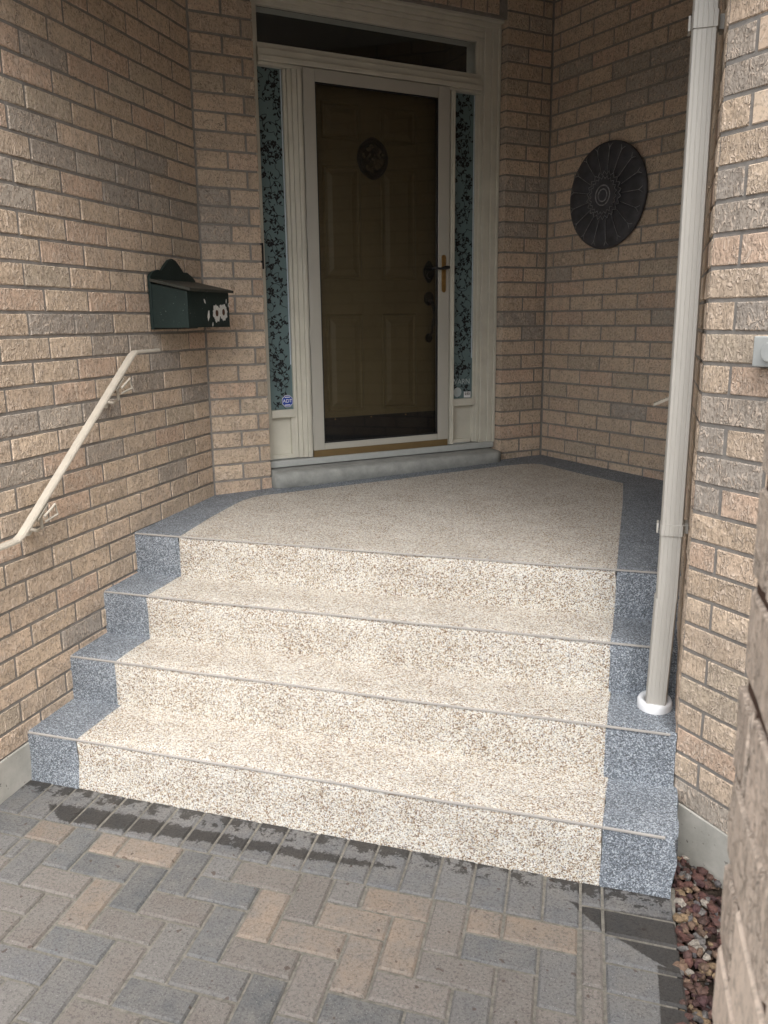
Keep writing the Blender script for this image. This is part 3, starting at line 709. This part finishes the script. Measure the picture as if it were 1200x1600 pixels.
m = MB(); m.prism([dw(1.495+.0145*math.cos(t), (1.884 if math.sin(t) < 0 else 2.072)+.0145*math.sin(t), WS-.0005) for t in [2*math.pi*(i+.5)/24 for i in range(24)]], DN*.006); hp = m.build('handle_plate', 'brass', storm, bevel=.001)
m = MB(); m.tube([dw(1.497, 2.012, WS-.006), dw(1.497, 2.012, WS-.045)], .011, 12)
m.tube([dw(1.508, 2.013, WS-.045), dw(1.48, 2.010, WS-.047), dw(1.445, 2.004, WS-.045), dw(1.415, 2.008, WS-.038), dw(1.398, 2.004, WS-.030)], [.010, .008, .007, .0065, .006], 10); m.build('lever', 'iron', storm, smooth=True)
# threshold and stone sill
m = MB(); dbox(m, .338, 1.884, .898, .936, WF-.022, WF+.14); m.build('threshold', 'greybox', house, bevel=.004)
def stone_sill():
    bm = bmesh.new(); nx, nz, nw = 60, 4, 6; u0, u1 = .338, 1.862; zb, zt = .80, .893; wf, wb = -.075, .10
    r = random.Random(11); G_ = {}
    prof = [(wb, zt-.0), (.03, zt-.001), (-.03, zt-.004), (wf+.012, zt-.008), (wf+.001, zt-.018), (wf, zt-.045), (wf+.004, zt-.07), (wf+.018, zb)]
    for i in range(nx+1):
        for j, (w_, z_) in enumerate(prof):
            k = 1 if 3 <= j <= 6 else .1
            en = min(i, nx-i); cut = .02*max(0, 1-en/2.5)**2 if j >= 2 else 0
            G_[i, j] = bm.verts.new(dw(u0+(u1-u0)*i/nx, z_+r.uniform(-.003, .003)*k, w_+cut+r.uniform(-.006, .005)*k))
    for i in range(nx):
        for j in range(len(prof)-1): bm.faces.new((G_[i, j], G_[i+1, j], G_[i+1, j+1], G_[i, j+1]))
    for i in (0, nx): bm.faces.new([G_[i, j] for j in range(len(prof))]+[bm.verts.new(dw(u0+(u1-u0)*i/nx, zb, wb))])
    bmesh.ops.recalc_face_normals(bm, faces=bm.faces); me = bpy.data.meshes.new('stone_sill'); bm.to_mesh(me); bm.free(); me.materials.append(MAT['sill'])
    o = bpy.data.objects.new('stone_sill', me); col.objects.link(o); o.parent = house
    for p in me.polygons: p.use_smooth = True
stone_sill()

# ------------------------------------------------------------------ things on the door and windows
O = dw(1.072, 2.49, WD-.005); orn = thing('door_ornament', O, 'oval black ornament with glinting relief hung on the brown door', 'ornament')
m = MB(); m.prism(ell(1.072, 2.607, WD-.002, .098, .108, 40, lambda t: 1+.05*max(0, math.sin(t)**20)), DN*.012); m.build('plate', 'iron', orn, bevel=.003)
m = MB(); m.tube(ell(1.072, 2.607, WD-.016, .090, .100, 40), .006, 8, True, ref=DN); m.tube(ell(1.072, 2.607, WD-.015, .074, .084, 40), .0045, 8, True, ref=DN); m.build('rim', 'iron', orn, smooth=True)
m = MB(); r2 = random.Random(5)
for i in range(60):
    a, rr = r2.random()*6.283, math.sqrt(r2.random())*.066
    c_ = dw(1.072+rr*math.cos(a), 2.607+rr*1.1*math.sin(a), WD-.016); s_ = r2.uniform(.005, .011)
    m.add([c_+Vector((p.x*s_, p.y*s_, p.z*s_*1.3)) for p in IV], IF)
m.build('relief', 'glint', orn)
def txt(s, size, name, mat, origin, xdir, zdir, parent, depth=.0003):
    cu = bpy.data.curves.new(name, 'FONT'); cu.body = s; cu.size = size; cu.extrude = depth; cu.align_x = 'CENTER'; cu.align_y = 'CENTER'
    to = bpy.data.objects.new(name+'_t', cu); col.objects.link(to); bpy.context.view_layer.update()
    me = bpy.data.meshes.new_from_object(to.evaluated_get(bpy.context.evaluated_depsgraph_get())); bpy.data.objects.remove(to)
    x, z = Vector(xdir).normalized(), Vector(zdir); y = x.cross(z).normalized()
    M_ = Matrix.Identity(4)
    for i in range(3): M_[i][0] = x[i]; M_[i][1] = z[i]; M_[i][2] = y[i]; M_[i][3] = (Vector(origin)-worg(parent))[i]
    me.transform(M_); me.name = name; me.materials.clear(); me.materials.append(MAT[mat]); o = bpy.data.objects.new(name, me); col.objects.link(o); o.parent = parent; return o
wg = WF+.0205
st_ = thing('security_sticker', dw(.485, 1.235, wg), 'blue octagonal security sticker with white letters on left sidelight glass', 'sticker')
oct_ = lambda rr: [dw(.482+rr*math.cos(t), 1.268+rr*math.sin(t), wg) for t in [math.pi/8+i*math.pi/4 for i in range(8)]]
m = MB(); m.prism(oct_(.036), DN*.0008); m.build('white_edge', 'white', st_)
m = MB(); m.prism([p+DN*.001 for p in oct_(.0335)], DN*.0005); m.build('face', 'blue', st_)
txt('ADT', .028, 'letters', 'white', dw(.482, 1.268, wg-.0020), DU, (0, 0, 1), st_)
for zz_ in (1.290, 1.246):
    m = MB(); dbox(m, .466, .498, zz_-.0025, zz_+.0025, wg-.0018, wg-.0015); m.build('small_print', 'white', st_)
cd = thing('barcode_card', dw(1.702, 1.228, wg), 'small white barcode card in the lower corner of right sidelight', 'card')
m = MB(); dbox(m, 1.677, 1.727, 1.226, 1.262, wg-.001, wg); m.build('card_face', 'white', cd)
m = MB(); x = 1.684
while x < 1.720:
    wv = rnd.choice((.001, .0016, .0026)); dbox(m, x, x+wv, 1.240, 1.258, wg-.0016, wg-.0013); x += wv+rnd.choice((.0012, .002))
m.build('bars', 'black', cd)
ws = thing('warning_decal', dw(1.65, 1.29, wg), 'faint white lettering decal low on the right sidelight', 'decal')
MAT['faint'] = plain('faint_white_lettering', (.42, .47, .47), .5, .3)
txt('WARN', .046, 'letters', 'faint', dw(1.650, 1.326, wg-.0025), DU, (0, 0, 1), ws)
m = MB(); m.prism([dw(1.628+.03*math.cos(t), 1.262+.03*math.sin(t), wg-.001) for t in [i*.3142 for i in range(20)]], DN*.0004); m.build('round_seal', 'faint', ws)
bell = thing('doorbell', dw(.345, 1.985, 0), 'slim black doorbell unit on the left door jamb', 'doorbell')
m = MB(); dbox(m, .334, .360, 1.985, 2.120, WF-.03, WF-.001); m.build('housing', 'kick', bell, bevel=.004)
m = MB(); m.tube([dw(.347, 2.02, WF-.031), dw(.347, 2.02, WF-.035)], .008, 14); m.build('button', 'iron', bell)

# ------------------------------------------------------------------ mailbox
def lw(s, z, off=0): return LW*s + LN*off + Vector((0, 0, z))
mbx = thing('mailbox', lw(1.28, 1.68), 'dark green wooden mailbox with white painted daisies on the brick wall', 'mailbox')
s0, s1, zb, zt = 1.068, 1.486, 1.686, 1.850; dp = .20
m = MB(); out = [(s0, zb-.006), (s1, zb-.006), (s1, 1.90), (s1-.03, 1.918), (s1-.075, 1.935), (s1-.11, 1.934), (s1-.145, 1.962), (s1-.18, 1.985), (s1-.21, 1.992), (s1-.24, 1.985), (s1-.275, 1.962), (s1-.31, 1.934), (s1-.345, 1.935), (s0+.03, 1.925), (s0, 1.905)]
m.prism([lw(a, b+(.014 if b > 1.8 else 0), .004) for a, b in out], LN*.016); m.build('back_board', 'mail', mbx, bevel=.002)
m = MB(); m.prism([lw(s0+.002, zb, .0205), lw(s0+.002, zb, dp), lw(s0+.002, zt+.002, dp), lw(s0+.002, 1.886, .0205)], LW*(s1-s0-.004)); body = m.build('box_body', 'mail', mbx, bevel=.002)
m = MB(); a0 = lw(s0-.012, 1.893, .021); a1 = lw(s0-.012, zt-.002, dp+.022); up_ = Vector((0, 0, .013)); m.prism([a0, a1, a1+up_, a0+up_], LW*(s1-s0+.024)); m.build('lid', 'maillid', mbx, bevel=.002)
def petals(s_, z_, R_, k, seed):
    r = random.Random(seed); m = MB()
    for i in range(k):
        a = i*6.283/k+r.uniform(-.1, .1); L = R_*r.uniform(.85, 1.15); ca, sa = math.cos(a), math.sin(a)
        pts = [(0, 0), (.35, .22), (.8, .26), (1, .0), (.8, -.26), (.35, -.22)]
        m.add([lw(s_+ca*t*L-sa*q_*L, z_+sa*t*L+ca*q_*L, dp+.0011+.00006*i) for t, q_ in pts], [tuple(range(6))])
    return m
MAT['daisy'] = plain('white_daisy_paint', (.66, .66, .62), .7, .2, 0, .15, 90); MAT['eye'] = plain('brown_daisy_eye', (.10, .05, .03), .7, .2)
for (s_, z_, R_) in ((1.345, 1.752, .042), (1.415, 1.757, .042)):
    f = petals(s_, z_, R_, 11, int(s_*1000)).build('daisy', 'daisy', body)
    m = MB(); m.add([lw(s_+.015*math.cos(t), z_+.016*math.sin(t), dp+.0030) for t in [i*.5236 for i in range(12)]], [tuple(range(12))]); m.build('daisy_eye', 'eye', f)
for (s_, z_, a, L) in ((1.262, 1.738, 1.35, .05), (1.232, 1.805, 2.2, .026), (1.452, 1.808, 1.4, .024), (1.474, 1.79, 1.5, .022), (1.300, 1.698, 1.3, .022)):
    m = MB(); ca, sa = math.cos(a), math.sin(a); m.add([lw(s_+ca*t*L-sa*q_*L, z_+sa*t*L+ca*q_*L, dp+.0012) for t, q_ in ((-.5, 0), (-.1, .22), (.5, .12), (.55, -.1), (0, -.24))], [tuple(range(5))]); m.build('loose_petal', 'daisy', body)

# ------------------------------------------------------------------ handrail on the left wall
hr = thing('handrail', lw(.38, .95), 'cream flat-bar handrail bolted to the left brick wall beside the steps', 'handrail')
path = [(-.42, .955), (-.045, .963), (-.012, .978), (.765, 1.574), (.795, 1.588), (.975, 1.590)]
m = MB(); OFF, HW, TH = .085, .0175, .006; vs = []
for i, (s_, z_) in enumerate(path):
    a = path[max(i-1, 0)]; b = path[min(i+1, len(path)-1)]; L = math.hypot(b[0]-a[0], b[1]-a[1]); ns, nz = -(b[1]-a[1])/L, (b[0]-a[0])/L
    for o_, t in ((-HW, 0), (-HW+.004, TH), (HW-.004, TH), (HW, 0), (HW, -.006), (-HW, -.006)): vs.append(lw(s_+ns*t, z_+nz*t, OFF+o_))
n = len(path); m.add(vs, [(i*6+k, i*6+(k+1) % 6, i*6+6+(k+1) % 6, i*6+6+k) for i in range(n-1) for k in range(6)]+[tuple(range(6)), tuple((n-1)*6+k for k in range(6))])
m.build('rail_bar', 'rail', hr)
for s_, z_ in ((.645, 1.470), (.095, 1.048)):
    m = MB(); m.tube([lw(s_+.02, z_-.085, .002), lw(s_+.02, z_-.085, .010)], .026, 16)
    m.tube([lw(s_+.02, z_-.085, .01), lw(s_+.02, z_-.088, .05), lw(s_+.012, z_-.072, .078), lw(s_, z_-.02, OFF)], .0065, 8)
    m.box(lw(s_-.03, z_-.034, OFF-.017), LW*.06+Vector((0, 0, .046)), LN*.034, (0, 0, .006)); br = m.build('bracket', 'rail', hr)
    m = MB()
    for sg in (-.028, .034): m.tube([lw(s_-.02, z_-.022, OFF+sg), lw(s_+.045, z_+.012, OFF+sg), lw(s_+.055, z_-.028, OFF+sg), lw(s_+.0, z_-.045, OFF+sg*.6)], .0045, 6)
    m.build('wire_loop', 'rail', br)
    m = MB(); m.tube([lw(s_+.02, z_-.085, .010), lw(s_+.02, z_-.085, .016)], .007, 6); m.build('bolt', 'brass', br)
wb_ = thing('wall_bracket', (2.33, 1.15, 1.38), 'short pale metal bar poking out left of the downspout', 'bracket')
m = MB(); a = Vector((2.204, 1.15, 1.362)); b = Vector((2.327, 1.02, 1.43)); m.box(a, b-a, (.0, .03, -.0), (0, 0, .012)); m.build('bar', 'rail', wb_)
m = MB(); m.box((2.322, .99, 1.38), (.011, 0, 0), (0, .09, 0), (0, 0, .10)); m.build('wall_plate', 'rail', wb_)

# ------------------------------------------------------------------ medallion
mc = R0 + MD*.512; MZ = 2.388; md_ = thing('wall_medallion', mc+Vector((0, 0, MZ-.29)), 'round black flower medallion hung on the shaded brick wall', 'medallion')
def mp_(r_, t, o_): return mc + MD*(r_*math.cos(t)) + MN*o_ + Vector((0, 0, MZ+r_*math.sin(t)))
def disc(prof, n, shape=None):
    m = MB(); vs = [mp_(r_*(shape(t) if shape else 1), t, o_) for r_, o_ in prof for t in [2*math.pi*i/n for i in range(n)]]
    fs = [(a*n+i, a*n+(i+1) % n, a*n+n+(i+1) % n, a*n+n+i) for a in range(len(prof)-1) for i in range(n)]
    fs.append(tuple((len(prof)-1)*n+i for i in range(n))); m.add(vs, fs); return m
RM = .292; NP = 17
disc([(RM-.006, .006), (RM, .016), (RM-.004, .028), (RM-.014, .032), (.12, .030)], 96).build('disc', 'plaque', md_, smooth=True)
for i in range(NP):
    t0 = 2*math.pi*i/NP; t1 = 2*math.pi*(i+1)/NP; e = .018; m = MB(); rows_ = []
    for a, (r_, o_) in enumerate(((.11, .034), (.17, .040), (.225, .044), (.262, .043), (.280, .034))):
        hw = (t1-t0)/2*(1, 1, 1, .93, .62)[a]-.004/r_; tm = (t0+t1)/2
        rows_.append([mp_(r_+(0 if a < 4 else .004*(1-abs(k)/2)), tm+hw*k/2, o_-(.006 if abs(k) == 2 else 0)+(-.003 if k == 0 else 0)) for k in (-2, -1, 0, 1, 2)])
    vs = [p for rw in rows_ for p in rw]; m.add(vs, [(a*5+k, a*5+k+1, a*5+6+k, a*5+5+k) for a in range(4) for k in range(4)])
    pt_ = m.build('petal', 'plaque', md_, smooth=True)
    m = MB(); m.tube([mp_(.125, t0, .036), mp_(.20, t0, .039), mp_(.252, t0, .0385)], [.0008, .0016, .0021], 6, ref=MN)
    for sg in (-1, 1): m.tube([mp_(.250, t0, .0385), mp_(.263, t0+sg*.022, .038), mp_(.276, t0+sg*.062, .035)], [.002, .0018, .0009], 6, ref=MN)
    m.build('vein', 'vein', pt_)
zig = lambda n_, d_: (lambda t: 1-d_*abs(((t*n_/(2*math.pi)) % 1)*2-1))
disc([(.132, .040), (.130, .046), (.05, .047)], 88, zig(22, .16)).build('star_ring', 'plaque', md_)
disc([(.106, .047), (.104, .0525), (.03, .053)], 88, zig(22, .15)).build('star_ring', 'plaque', md_)
for r0_, o_ in ((.132, .0465), (.105, .053)):
    z_ = zig(22, .155); m = MB(); m.tube([mp_(r0_*z_(t), t, o_) for t in [2*math.pi*i/88 for i in range(88)]], .0016, 5, True, ref=MN); m.build('star_edge', 'vein', md_)
for r_, t_ in ((.054, .0035), (.033, .0035)):
    m = MB(); m.tube([mp_(r_, 2*math.pi*i/40, .054) for i in range(40)], t_, 8, True, ref=MN); m.build('centre_ring', 'vein', md_, smooth=True)

# ------------------------------------------------------------------ downspout
ds = thing('downspout', (2.27, .46, 2*H), 'tall ribbed beige downspout standing on the second step in a white collar', 'downspout')
def pipe_ring(cx, cy, z, hw=.0335, hd=.033, sc_=1):
    # front face with shallow ribs, rounded corners
    prof = [(-1, -.86)]
    for g_ in (-.60, -.20, .20, .60): prof += [(g_-.30 if g_ == -.60 else g_-.13, -1.12), (g_-.06, -1.12), (g_, -1.085), (g_+.06, -1.12)]
    prof += [(.90, -1.12), (1, -.86)]
    prof += [(1.06, -.5), (1.0, 0), (1.06, .5), (1, .9), (.85, 1), (-.85, 1), (-1, .9), (-1.06, .5), (-1.0, 0), (-1.06, -.5)]
    return [Vector((cx+x*hw*sc_, cy+y*hd*sc_, z)) for x, y in prof]
def pipe(mb, secs):
    rings = [pipe_ring(*s_) for s_ in secs]; n_ = len(rings[0]); vs = [p for r_ in rings for p in r_]
    fs = [(a*n_+i, a*n_+(i+1) % n_, a*n_+n_+(i+1) % n_, a*n_+n_+i) for a in range(len(rings)-1) for i in range(n_)]
    fs += [tuple(range(n_)), tuple((len(rings)-1)*n_+i for i in range(n_))]; mb.add(vs, fs)
PY = .452
m = MB(); pipe(m, [(2.2835, PY, .792), (2.2855, PY, 1.7), (2.2815, PY, 2.6), (2.279, PY, ZT+.1)]); m.build('upper_pipe', 'spout', ds)
m = MB(); pipe(m, [(2.270, PY+.008, 2*H+.004, .0325, .032), (2.281, PY+.001, .80, .035, .0345)]); m.build('lower_pipe', 'spout', ds)
for z_, tk in ((1.035, .018), (2.53, .022)):
    m = MB(); pipe(m, [(2.2815+(.0015 if z_ > 2 else .003), PY, z_-tk, .036, .0365), (2.2815+(.0015 if z_ > 2 else .003), PY, z_+tk, .036, .0365)]); bd_ = m.build('strap', 'spout', ds)
    m = MB(); m.box((2.243, PY-.012, z_-tk*.9), (-.006, 0, 0), (0, .05, 0), (0, 0, tk*1.8)); m.build('strap_tab', 'spout', bd_); m = MB(); m.box((2.3225, PY+.0, z_-tk*.9), (.012, 0, 0), (0, .06, 0), (0, 0, tk*1.8)); m.build('strap_tab', 'spout', bd_)
m = MB(); cx, cy = 2.267, .478; nn = 32
prof = [(.034, .002), (.0355, .022), (.044, .030), (.055, .028), (.0585, .020), (.0585, .0)]
vs = [Vector((cx+r_*math.cos(2*math.pi*i/nn), cy+1.25*r_*math.sin(2*math.pi*i/nn), 2*H+.004+z_)) for r_, z_ in prof for i in range(nn)]
m.add(vs, [(a*nn+i, a*nn+(i+1) % nn, a*nn+nn+(i+1) % nn, a*nn+nn+i) for a in range(len(prof)-1) for i in range(nn)]); m.build('collar', 'pvc', ds, smooth=True)
# grey fitting on the pier
fp = PC + BD*.228 + Vector((0, 0, 1.615)); ft = thing('pipe_fitting', fp-Vector((0, 0, .05)), 'grey plastic pipe fitting on the brick pier at the right edge', 'pipe')
m = MB(); m.box(fp-BN*.001-BD*.03-Vector((0, 0, .04)), BD*.12, BN*.032, (0, 0, .08)); m.build('flange', 'greybox', ft, bevel=.003)
m = MB(); m.tube([fp+BD*.03+BN*.0315, fp+BD*.03+BN*.045], .026, 20); m.build('socket', 'greybox', ft, bevel=.003)
m = MB(); m.tube([fp+BD*.091+BN*.016, fp+BD*.35+BN*.016], .013, 16); m.build('conduit', 'greybox', ft, smooth=True)
